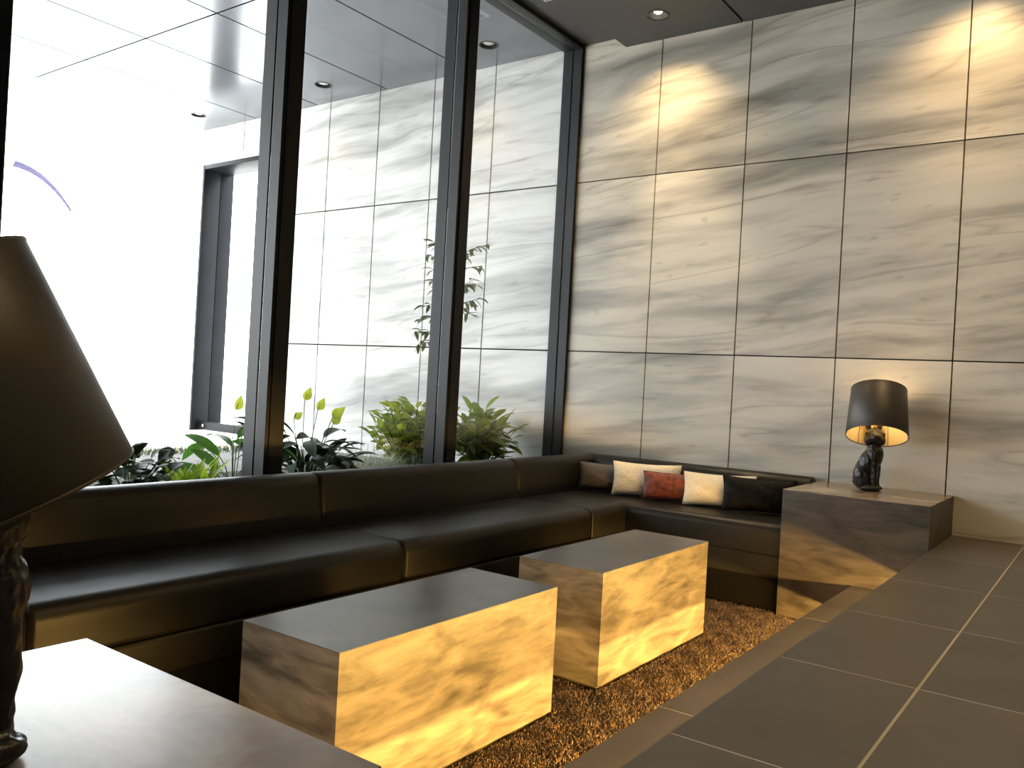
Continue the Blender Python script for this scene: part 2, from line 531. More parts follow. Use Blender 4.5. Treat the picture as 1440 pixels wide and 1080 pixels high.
# carpet with pile
def carpet():
    X0, X1, Y0, Y1 = 0.766, 2.045, -4.62, -0.582
    mb_v, mb_f = [], []
    # backing
    bmv = [(X0, Y0, -0.419), (X1, Y0, -0.419), (X1, Y1, -0.419), (X0, Y1, -0.419),
           (X0, Y0, -0.408), (X1, Y0, -0.408), (X1, Y1, -0.408), (X0, Y1, -0.408)]
    bf = [(3, 2, 1, 0), (4, 5, 6, 7), (0, 1, 5, 4), (1, 2, 6, 5), (2, 3, 7, 6), (3, 0, 4, 7)]
    n = 230000
    x = rng.uniform(X0 + 0.01, X1 - 0.005, n); y = rng.uniform(Y0 + 0.01, Y1 - 0.003, n)
    # pile only where no plinth stands
    keep = ~(((x > 1.156) & (x < 1.501)) & (((y > -3.255) & (y < -2.364)) | ((y > -2.084) & (y < -1.201))))
    keep &= ~((x > 1.594) & (y > -0.634)) & ~((x > 1.594) & (y < -3.868))
    x, y = x[keep], y[keep]; n = len(x)
    ph = rng.uniform(0, 2 * np.pi, n); lean = rng.uniform(0.0, 0.008, n); la = rng.uniform(0, 2 * np.pi, n)
    h = 0.012 + rng.uniform(-0.004, 0.006, n) + 0.003 * np.sin(x * 40) * np.sin(y * 37)
    r = rng.uniform(0.0014, 0.0030, n)
    V = np.zeros((n, 6, 3))
    for k in range(3):
        a = ph + k * 2 * np.pi / 3
        V[:, k] = np.stack([x + r * np.cos(a), y + r * np.sin(a), np.full(n, -0.409)], 1)
        V[:, k + 3] = np.stack([x + lean * np.cos(la) + r * 0.75 * np.cos(a + .6), y + lean * np.sin(la) + r * .75 * np.sin(a + .6), -0.409 + h + 0.001 * k], 1)
    base = np.arange(n)[:, None] * 6 + 8
    quads = np.concatenate([base + np.array([[0, 1, 4, 3]]), base + np.array([[1, 2, 5, 4]]), base + np.array([[2, 0, 3, 5]])], 0)
    tris = base + np.array([[3, 4, 5]])
    me = bpy.data.meshes.new('carpet')
    nv = 8 + n * 6
    co_ = np.concatenate([np.array(bmv), V.reshape(-1, 3)], 0).astype(np.float32)
    me.vertices.add(nv); me.vertices.foreach_set('co', co_.ravel())
    bq = np.array(bf)
    loops = np.concatenate([bq.ravel(), quads.ravel(), tris.ravel()])
    tot = np.concatenate([np.full(len(bq), 4), np.full(len(quads), 4), np.full(len(tris), 3)])
    st_ = np.concatenate([[0], np.cumsum(tot)[:-1]])
    me.loops.add(len(loops)); me.loops.foreach_set('vertex_index', loops.astype(np.int32))
    me.polygons.add(len(tot)); me.polygons.foreach_set('loop_start', st_.astype(np.int32))
    me.materials.append(M_CARPET)
    me.update(calc_edges=True); me.validate()
    o = link(bpy.data.objects.new('carpet', me))
    return tag(o, 'rusty brown shag carpet in the sunken lounge', 'carpet', kind='stuff')
carpet()

# ------------------------------------------------------------------ room shell
bm = bmesh.new()
cx = [0.30, 1.05, 1.95, 2.85, 3.75, 4.65, 6.2]
for i in range(len(cx) - 1):
    box(bm, cx[i] + (0.007 if i else 0), cx[i + 1] - (0.007 if i < len(cx) - 2 else 0), -8.0, -0.0005, CEIL, CEIL + 0.02)
box(bm, 0.301, 6.199, -7.999, -0.001, CEIL + 0.021, CEIL + 0.11, mat=1)
bmesh.ops.recalc_face_normals(bm, faces=bm.faces[:])
def with_holes(o, spots_, z0, z1, r=0.056):
    mb = MB()
    for (x, y) in spots_:
        V, F = tube([(x, y, z0), (x, y, z1)], r, 40)
        mb.add(V, F)
    c = mb.build('cutter', [M_JOINT])
    md = o.modifiers.new('holes', 'BOOLEAN'); md.operation = 'DIFFERENCE'; md.solver = 'EXACT'; md.object = c
    dg = bpy.context.evaluated_depsgraph_get()
    me = bpy.data.meshes.new_from_object(o.evaluated_get(dg))
    o.modifiers.clear(); old = o.data; o.data = me
    bpy.data.meshes.remove(old); cm = c.data; bpy.data.objects.remove(c); bpy.data.meshes.remove(cm)
    return o
ceil_o = tag(with_holes(bm_obj('ceiling', bm, [M_CEIL, M_JOINT]), [(0.668, -0.312)], CEIL - 0.05, CEIL + 0.075), kind='structure')
tag(box_obj('ceiling_recess', -0.14, 0.30, -8.0, -0.0005, RECESS, RECESS + 0.08, M_CEIL), kind='structure')
tag(box_obj('wall_front', -0.14, 6.2, -8.12, -8.0, -0.46, 2.95, M_WALLPLAIN), kind='structure')
tag(box_obj('wall_right', 6.2, 6.32, -8.12, 0.2, -0.46, 2.95, M_WALLPLAIN), kind='structure')
# low wall and ledge under the window, behind the seat backs
tag(box_obj('wall_left', -0.14, 0.165, -8.0, -0.001, -0.46, 0.085, M_STEEL), kind='structure')

# ------------------------------------------------------------------ window wall
win = tag(bpy.data.objects.new('window_1', None), kind='structure')
COL.objects.link(win)
def mullion(yc0):
    bm = bmesh.new()
    y0, y1 = yc0, yc0 + 0.098
    box(bm, -0.142, -0.071, y0, y1, 0.086, 2.80, 0.0007, 1)      # outer half
    box(bm, -0.061, 0.0, y0, y1, 0.086, 2.80, 0.0007, 1)         # room half
    box(bm, -0.073, -0.059, y0 + 0.006, y1 - 0.006, 0.086, 2.80, mat=1)   # gasket groove
    box(bm, -0.001, 0.006, y0 + 0.018, y1 - 0.004, 0.086, 2.795, 0.002, 1)   # cover strip on the room side
    bmesh.ops.recalc_face_normals(bm, faces=bm.faces[:])
    return bm_obj('mullion', bm, [M_STEEL, M_RUBBER], win, smooth=True, angle=math.radians(40))
ymull = [-0.024 - 1.148 * k for k in range(0, 8)]
for y in ymull[1:]:
    mullion(y)
# jamb against the marble wall
bm = bmesh.new()
box(bm, -0.142, -0.071, -0.026, -0.001, 0.086, 2.80, 0.002, 1)
box(bm, -0.061, 0.0, -0.026, -0.001, 0.086, 2.80, 0.002, 1)
box(bm, -0.073, -0.059, -0.022, -0.001, 0.086, 2.80, mat=1)
bmesh.ops.recalc_face_normals(bm, faces=bm.faces[:])
bm_obj('jamb', bm, [M_STEEL, M_RUBBER], win, smooth=True, angle=math.radians(40))
bm = bmesh.new()
box(bm, -0.142, -0.071, -8.0, -0.026, 2.765, 2.83, 0.003, 2)
box(bm, -0.061, 0.0, -8.0, -0.026, 2.765, 2.83, 0.003, 2)
box(bm, -0.073, -0.059, -8.0, -0.026, 2.770, 2.83, mat=1)
bmesh.ops.recalc_face_normals(bm, faces=bm.faces[:])
bm_obj('head_rail', bm, [M_STEEL, M_RUBBER], win, smooth=True, angle=math.radians(40))
box_obj('sill_rail', -0.142, 0.0, -8.0, -0.026, 0.086, 0.125, M_STEEL, win, 0.003)
for k in range(7):
    y1 = (ymull[k] if k else -0.026) + 0.004
    y0 = ymull[k + 1] + 0.098 - 0.004
    box_obj('glass_pane', -0.071, -0.063, y0, y1, 0.125, 2.767, M_GLASS, win)
# curved violet reflection in the glass, painted as a tinted strip
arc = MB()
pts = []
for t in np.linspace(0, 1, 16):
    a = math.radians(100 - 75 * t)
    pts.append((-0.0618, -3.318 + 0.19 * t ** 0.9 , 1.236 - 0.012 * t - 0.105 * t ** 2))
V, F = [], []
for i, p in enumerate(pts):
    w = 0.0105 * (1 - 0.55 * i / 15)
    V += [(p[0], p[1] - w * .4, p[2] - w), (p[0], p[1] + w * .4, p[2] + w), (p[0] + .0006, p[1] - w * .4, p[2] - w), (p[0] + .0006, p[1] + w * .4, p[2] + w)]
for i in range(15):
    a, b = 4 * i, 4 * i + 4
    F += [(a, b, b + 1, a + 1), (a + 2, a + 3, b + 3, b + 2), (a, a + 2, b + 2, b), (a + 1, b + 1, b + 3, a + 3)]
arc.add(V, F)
arc.build('violet_reflection', reflection_mat(), win)

# ------------------------------------------------------------------ banquette sofa
def sweep(path, prof, end_in=(0.006, 0.006), ends=(True, True), nend=3, sub=1):
    """sweep a closed profile [(o, z)] along a path in XY; o runs to the right of the path. Ends are rounded in by end_in."""
    P = [Vector((p[0], p[1])) for p in path]
    n = len(P)
    st = []
    def nrm(a, b):
        d = (b - a).normalized()
        return Vector((d.y, -d.x)), d
    cz = sum(z for _, z in prof) / len(prof); cz0 = sum(o for o, _ in prof) / len(prof)
    for i in range(n):
        if i == 0:
            m, d = nrm(P[0], P[1]); sc = 1
        elif i == n - 1:
            m, d = nrm(P[-2], P[-1]); sc = 1
        else:
            a, _ = nrm(P[i - 1], P[i]); b, d = nrm(P[i], P[i + 1])
            m = (a + b).normalized(); sc = 1 / max(0.3, m.dot(a))
        st.append((P[i], m * sc, d))
    rings = []
    def ring(p, m, shrink):
        out = []
        for (o, z) in prof:
            do, dz = o - cz0, z - cz
            l = math.hypot(do, dz) or 1
            o2, z2 = o - do / l * shrink, z - dz / l * shrink
            q = p + m * o2
            out.append((q.x, q.y, z2))
        return out
    R = 0.016
    if ends[0]:
        p, m, d = st[0]
        for t in (1.0, 0.55, 0.22):
            rings.append(ring(p + d * (R * (1 - t)), m, end_in[0] * t ** 1.6))
    for i in range(n):
        p, m, d = st[i]
        if i == 0 and ends[0]:
            p = p + d * R
        if i == n - 1 and ends[1]:
            p = p - d * R
        rings.append(ring(p, m, 0))
        if i < n - 1:
            for s in range(1, sub):
                pass
    if ends[1]:
        p, m, d = st[-1]
        for t in (0.22, 0.55, 1.0):
            rings.append(ring(p - d * (R * (1 - t)), m, end_in[1] * t ** 1.6))
    V, F = [], []
    k = len(prof)
    for r in rings:
        V += r
    for i in range(len(rings) - 1):
        for j in range(k):
            j2 = (j + 1) % k
            F.append((i * k + j, i * k + j2, (i + 1) * k + j2, (i + 1) * k + j))
    F.append(tuple(range(k)))
    F.append(tuple(reversed([(len(rings) - 1) * k + j for j in range(k)])))
    return V, F

def rprof(pts, rad, seg=6):
    """rounded polygon profile: pts [(o,z)], rad per point"""
    out = []
    n = len(pts)
    for i in range(n):
        p = Vector(pts[i]); a = Vector(pts[i - 1]); b = Vector(pts[(i + 1) % n]); r = rad[i]
        if r <= 0:
            out.append(tuple(p)); continue
        da = (a - p).normalized(); db = (b - p).normalized()
        ang = da.angle(db)
        t = r / math.tan(ang / 2)
        c = p + (da + db).normalized() * (r / math.sin(ang / 2))
        s = p + da * t; e = p + db * t
        va, vb = s - c, e - c
        tot = va.angle_signed(vb)
        for q in range(seg + 1):
            w = va.copy(); w.rotate(Matrix.Rotation(-tot * q / seg, 2)) if False else None
            an = math.atan2(va.y, va.x)
            an2 = math.atan2(vb.y, vb.x)
            dlt = (an2 - an + PI) % (2 * PI) - PI
            aa = an + dlt * q / seg
            out.append((c.x + r * math.cos(aa), c.y + r * math.sin(aa)))
    return out

BX = 0.188      # rear of the backs along the window
SEATF = 0.777   # front of the seats along the window
def edge_smooth(o, deg=50):
    me = o.data
    me.polygons.foreach_set('use_smooth', [True] * len(me.polygons))
    try:
        me.set_sharp_from_angle(angle=math.radians(deg))
    except Exception:
        pass
    return o

back_prof = rprof([(0.0, -0.02), (0.0, 0.212), (0.112, 0.212), (0.140, 0.0), (0.140, -0.02)], [0, 0.045, 0.055, 0, 0], 7)
def seat_prof(depth):   # o from rear 0 to front depth
    return rprof([(0.0, -0.132), (0.0, 0.0), (0.02, 0.012), (depth * .5, 0.018), (depth, 0.012), (depth, -0.132)], [0, 0, 0, 0, 0.048, 0.018], 8)
def base_prof(depth):
    return rprof([(0.0, -0.243), (0.0, -0.134), (depth - 0.006, -0.134), (depth - 0.006, -0.243)], [0, 0, 0.012, 0.012], 4)

def banquette(y0, y1, label):
    t = thing('banquette_section', (0.45, (y0 + y1) / 2, -0.40), label, 'sofa', 'banquette sections along the window')
    inv = Matrix.Translation((-0.45, -(y0 + y1) / 2, 0.40))
    def put(n, V, F, m):
        V = [inv @ Vector(v) for v in V]
        return edge_smooth(mesh_obj(n, V, F, m, t))
    # path runs +y, its right side is +x
    path = [(BX, y0), (BX, (y0 * 2 + y1) / 3), (BX, (y0 + 2 * y1) / 3), (BX, y1)]
    V, F = sweep(path, back_prof, (0.013, 0.013)); put('backrest', V, F, M_LEATHER)
    sx = BX + 0.10
    path = [(sx, y0), (sx, (y0 * 2 + y1) / 3), (sx, (y0 + 2 * y1) / 3), (sx, y1)]
    V, F = sweep(path, seat_prof(SEATF - sx), (0.013, 0.013)); put('seat', V, F, M_LEATHER)
    V, F = sweep([(sx, y0 + .002), (sx, y1 - .002)], base_prof(SEATF - sx), (0.004, 0.004)); put('base_panel', V, F, M_LEATHER_FRONT)
    bmk = bmesh.new(); box(bmk, BX, SEATF - 0.016, y0 + .002, y1 - .002, -0.4205, -0.2435)
    bmesh.ops.recalc_face_normals(bmk, faces=bmk.faces[:])
    for v in bmk.verts: v.co = inv @ v.co
    bm_obj('kick_plinth', bmk, M_KICK, t)
    return t
YS = [-0.92, -2.27, -3.58, -4.95]
banquette(YS[1] + .001, YS[0] - .001, 'black leather banquette section along the window, beside the corner section')
banquette(YS[2] + .001, YS[1] - .001, 'black leather banquette section along the window, third from the marble wall')
banquette(YS[3] + .001, YS[2] - .001, 'black leather banquette section at left edge, half hidden behind the dark near lamp')

# L-shaped corner section
ct = thing('corner_banquette', (0.9, -0.35, -0.40), 'L-shaped black leather corner banquette against the marble wall, cushions on it', 'sofa')
cinv = Matrix.Translation((-0.9, 0.35, 0.40))
def cput(n, V, F, m):
    return edge_smooth(mesh_obj(n, [cinv @ Vector(v) for v in V], F, m, ct))
XE = 1.603
V, F = sweep([(BX, -0.919), (BX, -0.5), (BX, -0.014), (0.7, -0.014), (1.2, -0.014), (XE, -0.014)], back_prof, (0.013, 0.03)); cput('backrest', V, F, M_LEATHER)
def lseat(z0, z1, fx, fy, rb, rt, xe, y0, crown=0.0):
    bm = bmesh.new()
    ri, ry = BX + 0.10, -0.114
    pts = [(ri, y0), (fx, y0), (fx, fy), (xe, fy), (xe, ry), (ri, ry)]
    vb = [bm.verts.new((x, y, z0)) for x, y in pts]
    vt = [bm.verts.new((x, y, z1)) for x, y in pts]
    n = len(pts)
    bm.faces.new(list(reversed(vb))); bm.faces.new(vt)
    sides = [bm.faces.new((vb[i], vb[(i + 1) % n], vt[(i + 1) % n], vt[i])) for i in range(n)]
    bmesh.ops.recalc_face_normals(bm, faces=bm.faces[:])
    def edge(a, b): return next(e for e in a.link_edges if b in e.verts)
    top = [edge(vt[1], vt[2]), edge(vt[2], vt[3])]
    if rt > 0:
        bmesh.ops.bevel(bm, geom=top, offset=rt, segments=8, profile=0.5, affect='EDGES')
    ends = [e for e in bm.edges if all(abs(v.co.y - y0) < 1e-6 for v in e.verts) or all(abs(v.co.x - xe) < 1e-6 for v in e.verts)]
    bmesh.ops.bevel(bm, geom=ends, offset=0.009, segments=3, profile=0.5, affect='EDGES')
    for v in bm.verts: v.co = cinv @ v.co
    return bm
o = bm_obj('seat', lseat(-0.132, 0.0125, SEATF, -0.577, 0.02, 0.046, XE, -0.919), M_LEATHER, ct, True, math.radians(50))
o = bm_obj('base_panel', lseat(-0.243, -0.134, SEATF - .006, -0.571, 0, 0.010, XE, -0.917), M_LEATHER_FRONT, ct, True, math.radians(50))
o = bm_obj('kick_plinth', lseat(-0.4205, -0.2435, SEATF - .016, -0.568, 0, 0.0, XE, -0.917), M_KICK, ct, True, math.radians(30))

# ------------------------------------------------------------------ tables
def coffee_table(y0, y1, mat, label):
    x0, x1 = 1.157, 1.500
    t = thing('coffee_table', ((x0 + x1) / 2, (y0 + y1) / 2, -0.408), label, 'table', 'coffee tables in the sunken lounge')
    cx_, cy_ = (x0 + x1) / 2, (y0 + y1) / 2
    hx, hy = (x1 - x0) / 2, (y1 - y0) / 2
    box_obj('body', -hx, hx, -hy, hy, 0.024, 0.4035, mat, t)
    box_obj('tabletop', -hx, hx, -hy, hy, 0.4035, 0.4065, M_LAM_TOP, t)
    box_obj('plinth', -hx + 0.010, hx - 0.010, -hy + 0.010, hy - 0.010, 0.0, 0.024, M_PLINTH, t, 0.001, 1)
    return t
coffee_table(-3.254, -2.365, M_LAM, 'block-shaped taupe coffee table nearer the pale bright-topped side table')
coffee_table(-2.083, -1.202, M_LAM_B, 'block-shaped taupe coffee table nearer the marble wall and cushions')

def side_table(name_y0, name_y1, label):
    x0, x1 = 1.612, 2.2385
    cx_, cy_ = (x0 + x1) / 2, (name_y0 + name_y1) / 2
    t = thing('side_table', (cx_, cy_, -0.408), label, 'table', 'cube side tables with rabbit lamps')
    hx, hy = (x1 - x0) / 2, (name_y1 - name_y0) / 2
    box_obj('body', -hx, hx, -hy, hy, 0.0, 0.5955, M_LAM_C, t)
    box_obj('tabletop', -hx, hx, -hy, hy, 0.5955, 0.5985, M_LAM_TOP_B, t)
    return t
side_table(-0.617, -0.0015, 'large cube side table against the marble wall, under the lit rabbit lamp')
side_table(-4.50, -3.884, 'large cube side table in the near left corner under the unlit lamp')

# ------------------------------------------------------------------ rabbit lamps
def ico(c, r, rot=(0, 0, 0), sub=3):
    bm = bmesh.new()
    bmesh.ops.create_icosphere(bm, subdivisions=sub, radius=1.0)
    M = Matrix.Translation(c) @ Euler(rot).to_matrix().to_4x4() @ Matrix.Diagonal((r[0], r[1], r[2], 1))
    V = [M @ v.co for v in bm.verts]; F = [tuple(v.index for v in f.verts) for f in bm.faces]
    bm.free()
    return V, F

def rabbit_mesh(head_yaw):
    mb = MB()
    def e(c, r, rot=(0, 0, 0)):
        V, F = ico(c, r, rot); mb.add(V, F)
    def limb(pts, rs):
        V, F = tube(pts, rs, 12); mb.add(V, F)
    for s in (-1, 1):
        e((-0.026, s * 0.036, 0.064), (0.038, 0.028, 0.058), (0, -0.2, 0))       # haunch
        e((0.008, s * 0.042, 0.015), (0.042, 0.017, 0.0155))                       # hind foot
        limb([(0.020, s * 0.023, 0.150), (0.027, s * 0.025, 0.100), (0.026, s * 0.024, 0.050), (0.028, s * 0.023, 0.016)], [0.022, 0.018, 0.0145, 0.014])
        e((0.036, s * 0.023, 0.013), (0.021, 0.0155, 0.013))                       # fore paw
    e((-0.024, 0, 0.085), (0.050, 0.054, 0.082), (0, 0.2, 0))
    e((-0.008, 0, 0.130), (0.046, 0.050, 0.080), (0, 0.28, 0))
    e((0.016, 0, 0.168), (0.042, 0.044, 0.062), (0, 0.12, 0))
    e((0.014, 0, 0.215), (0.034, 0.035, 0.042))
    e((-0.062, 0, 0.036), (0.016, 0.018, 0.018))                                   # tail
    e((0.0, 0, 0.011), (0.056, 0.052, 0.011))                                      # footing
    H = Matrix.Translation((0.014, 0, 0.258)) @ Matrix.Rotation(head_yaw, 4, 'Z') @ Matrix.Rotation(-0.20, 4, 'Y') @ Matrix.Scale(1.22, 4)
    def eh(c, r, rot=(0, 0, 0)):
        V, F = ico(c, r, rot); mb.add(V, F, 0, H)
    eh((0.004, 0, 0.0), (0.044, 0.038, 0.036))
    eh((0.036, 0, -0.008), (0.028, 0.024, 0.023))
    eh((0.058, 0, -0.004), (0.009, 0.009, 0.007))
    for s in (-1, 1):
        eh((0.012, s * 0.022, -0.012), (0.030, 0.018, 0.022))
        eh((0.026, s * 0.033, 0.010), (0.008, 0.005, 0.007))
    me = bpy.data.meshes.new('tmp'); me.from_pydata(mb.V, [], mb.F); me.update()
    o = bpy.data.objects.new('tmp', me); COL.objects.link(o)
    rm = o.modifiers.new('r', 'REMESH'); rm.mode = 'VOXEL'; rm.voxel_size = 0.0034
    sm = o.modifiers.new('s', 'SMOOTH'); sm.factor = 0.5; sm.iterations = 4
    dg = bpy.context.evaluated_depsgraph_get()
    m2 = bpy.data.meshes.new_from_object(o.evaluated_get(dg))
    bpy.data.objects.remove(o); bpy.data.meshes.remove(me)
    # shallow carved fur
    nvv = len(m2.vertices); c = np.zeros(nvv * 3, np.float32); m2.vertices.foreach_get('co', c); c = c.reshape(-1, 3)
    nn = np.zeros(nvv * 3, np.float32); m2.vertices.foreach_get('normal', nn); nn = nn.reshape(-1, 3)
    from mathutils import noise as mn
    f = np.array([mn.noise((v[0] * 95, v[1] * 95, v[2] * 48)) + 0.6 * mn.noise((v[0] * 210 + 3, v[1] * 210, v[2] * 110)) for v in c]) * 1.3
    f *= (c[:, 2] > 0.02)
    c += nn * (f * 0.0020)[:, None]
    m2.vertices.foreach_set('co', c.ravel().astype(np.float32))
    m2.polygons.foreach_set('use_smooth', [True] * len(m2.polygons))
    m2.materials.clear(); m2.materials.append(M_RABBIT); m2.update()
    return m2, H

def rabbit_lamp(loc, rotz, head_yaw, tilt_axis, tilt, lit, label, shade_c):
    t = thing('rabbit_lamp', loc, label, 'lamp', 'rabbit table lamps', rotz)
    me, H = rabbit_mesh(head_yaw)
    me.name = 'rabbit_body'
    link(bpy.data.objects.new('rabbit_body', me), t)
    for s in (-1, 1):     # ears laid back beside the stem
        mb = MB()
        P = [H @ Vector(p) for p in ((-0.018, s * 0.016, 0.028), (-0.036, s * 0.022, 0.056), (-0.056, s * 0.024, 0.082), (-0.070, s * 0.022, 0.100))]
        V, F = tube(P, [0.010, 0.0145, 0.012, 0.004], 10); mb.add(V, F)
        ob = mb.build('ear', M_RABBIT, t)
    top = H @ Vector((0.0, 0, 0.030))
    V, F = lathe([(0.0, 0.0), (0.011, 0.0), (0.011, 0.024), (0.0065, 0.028), (0.0065, 0.050), (0.017, 0.052), (0.017, 0.088), (0.0, 0.088)], 24)
    mb = MB(); mb.add(V, F, 0, Matrix.Translation(top)); mb.build('stem', M_BRASS, t)
    V, F = lathe([(0.0, 0.0), (0.012, 0.002), (0.016, 0.02), (0.028, 0.05), (0.029, 0.066), (0.020, 0.086), (0.0, 0.092)], 24)
    mb = MB(); mb.add(V, F, 0, Matrix.Translation(top + Vector((0, 0, 0.086))))
    mb.build('bulb', M_BULB if lit else M_WHITE, t)
    # shade, leaning
    sh_c = Matrix.Rotation(-rotz, 3, 'Z') @ (Vector(shade_c) - Vector(loc))
    A = Matrix.Translation(sh_c) @ Matrix.Rotation(tilt, 4, tilt_axis)
    h2, rb, rt = 0.119, 0.139, 0.125
    V, F = lathe([(rb, -h2), (rb + 0.0012, -h2 + .001), (rt + 0.0012, h2 - .001), (rt, h2)], 72)
    mb = MB(); mb.add(V, F, 0, A); shade = mb.build('lamp_shade', M_SHADE, t)
    V, F = lathe([(rb - 0.0012, -h2), (rt - 0.0012, h2)], 72)
    F = [tuple(reversed(f)) for f in F]
    mb = MB(); mb.add(V, F, 0, A)
    o = mb.build('shade_lining', M_GOLD, shade); o['label'] = 'gold inner lining of the shade'
    for z, r in ((-h2, rb), (h2, rt)):
        mb = MB()
        pts = [(r * math.cos(a), r * math.sin(a), z) for a in np.linspace(0, 2 * PI, 73)]
        V, F = tube(pts, 0.0022, 8, cap=False); mb.add(V, F, 0, A); mb.build('rim', M_RIM, shade)
    for k in range(6):
        a = 2 * PI * k / 6 + 0.35
        mb = MB()
        V, F = tube([((rb - .004) * math.cos(a), (rb - .004) * math.sin(a), -h2), ((rt - .004) * math.cos(a), (rt - .004) * math.sin(a), h2)], 0.0011, 6)
        mb.add(V, F, 0, A); mb.build('shade_rib', M_RIM, shade)
    # wire spider that carries the shade on the stem
    mb = MB()
    hub = top + Vector((0, 0, 0.056))
    V, F = lathe([(0.012, -.002), (0.021, -.002), (0.021, .002), (0.012, .002)], 24, close=True); mb.add(V, F, 0, Matrix.Translation(hub))
    for k in range(3):
        a = 2 * PI * k / 3 + 0.35
        zz = -h2 + 0.07
        rr = rb + (rt - rb) * 0.29 - 0.002
        e_ = A @ Vector((rr * math.cos(a), rr * math.sin(a), zz))
        d = (e_ - hub); d.z = 0; d.normalize()
        V, F = tube([hub + d * 0.018, e_], 0.0016, 6); mb.add(V, F)
    mb.build('shade_carrier', M_BRASS, t)
    if lit:
        ld = bpy.data.lights.new('lamp_bulb_light', 'POINT'); ld.energy = LAMP_W; ld.color = (1.0, 0.78, 0.46); ld.shadow_soft_size = 0.028
        lo = bpy.data.objects.new('lamp_bulb_light', ld); link(lo, t); lo.location = top + Vector((0, 0, 0.137))
    return t
LAMP_W = 13.0
# far lamp: body faces the walkway, head turned to the room; shade leans back towards the marble wall
rabbit_lamp((1.898, -0.215, 0.1905), 0.0, -1.25, Vector((-0.972, -0.236, 0)), 0.41, True,
            'lit lamp on a black sitting rabbit beside the marble wall', (1.925, -0.235, 0.568))
rabbit_lamp((1.912, -4.172, 0.1905), PI / 2, 1.7, Vector((-0.365, -0.931, 0.0)), 0.42, False,
            'dark lamp with a leaning shade in the left foreground, cut by the photo edge', (1.936, -4.217, 0.573))

# ------------------------------------------------------------------ scatter cushions
def cushion(mat, L_, H_, T_, loc, lean, yaw, roll, label, seedk, piping=None):
    n, m = 30, 22
    V, F = [], []
    rs = random.Random(seedk)
    ph = [rs.uniform(0, 6) for _ in range(6)]
    def outline(u, v):
        # edges drawn in between the corners
        x = u * L_ / 2 * (1 - 0.055 * (1 - v * v) ) * (1.0 if True else 1)
        y = v * H_ / 2 * (1 - 0.10 * (1 - u * u))
        return x, y
    for side in (1, -1):
        for j in range(m + 1):
            for i in range(n + 1):
                u = -1 + 2 * i / n; v = -1 + 2 * j / m
                u2 = math.sin(u * PI / 2); v2 = math.sin(v * PI / 2)
                x, y = outline(u2, v2)
                w = (max(0.0, 1 - abs(u2) ** 2.4) * max(0.0, 1 - abs(v2) ** 2.2)) ** 0.55
                wr = 0.10 * math.sin(5 * u2 + ph[0] + 2 * v2) * math.sin(4 * v2 + ph[1]) + 0.05 * math.sin(11 * u2 + ph[2]) * math.cos(9 * v2 + ph[3])
                z = side * T_ / 2 * w * (1 + wr)
                V.append((x, z, y))
    k = (n + 1) * (m + 1)
    for s in range(2):
        for j in range(m):
            for i in range(n):
                a = s * k + j * (n + 1) + i
                q = (a, a + 1, a + n + 2, a + n + 1)
                F.append(q if s else tuple(reversed(q)))
    bm = bmesh.new()
    vs = [bm.verts.new(v) for v in V]
    for f in F: bm.faces.new([vs[i] for i in f])
    bmesh.ops.remove_doubles(bm, verts=bm.verts[:], dist=1e-5)
    bmesh.ops.recalc_face_normals(bm, faces=bm.faces[:])
    o = bm_obj('cushion', bm, mat, None, True)
    o.location = loc
    o.rotation_euler = Euler((lean, roll, yaw), 'XYZ')
    tag(o, label, 'cushion', 'scatter cushions on the corner banquette')
    # piped edge
    pts = []
    for i in range(40): pts.append((-1 + 2 * i / 40, -1))
    for i in range(30): pts.append((1, -1 + 2 * i / 30))
    for i in range(40): pts.append((1 - 2 * i / 40, 1))
    for i in range(30): pts.append((-1, 1 - 2 * i / 30))
    pts.append(pts[0])
    P = [(*outline(u, v),) for u, v in pts]
    V, F = tube([(x, 0, y) for x, y in P], 0.0035, 6, cap=False)
    mb = MB(); mb.add(V, F); mb.build('piping', mat, o)
    return o
SZ = 0.016
def lay(mat, L_, R_, H_, lean, label, seedk):
    (x0, y0), (x1, y1) = L_, R_
    ln = math.hypot(x1 - x0, y1 - y0); yaw = math.atan2(y1 - y0, x1 - x0)
    cushion(mat, ln, H_, 0.088, ((x0 + x1) / 2, (y0 + y1) / 2 + 0.01, 0.0165 + H_ / 2 + 0.004), -lean, yaw, 0.0, label, seedk)
lay(M_CUSH_GREY, (0.335, -0.345), (0.655, -0.205), 0.160, 0.14, 'charcoal grey cushion in the corner of the banquette', 1)
lay(M_CUSH_CREAM, (0.555, -0.345), (0.905, -0.200), 0.185, 0.12, 'cream nubby cushion between the grey and the rust red cushions', 2)
lay(M_CUSH_RUST, (0.760, -0.370), (1.085, -0.235), 0.152, 0.14, 'rust red velvet cushion leaning on the cream ones', 3)
lay(M_CUSH_CREAM2, (0.990, -0.350), (1.335, -0.205), 0.172, 0.12, 'plain cream cushion behind the black velvet cushion', 4)
lay(M_CUSH_BLACK, (1.215, -0.365), (1.560, -0.240), 0.176, 0.14, 'black crushed velvet cushion next to the side table', 5)

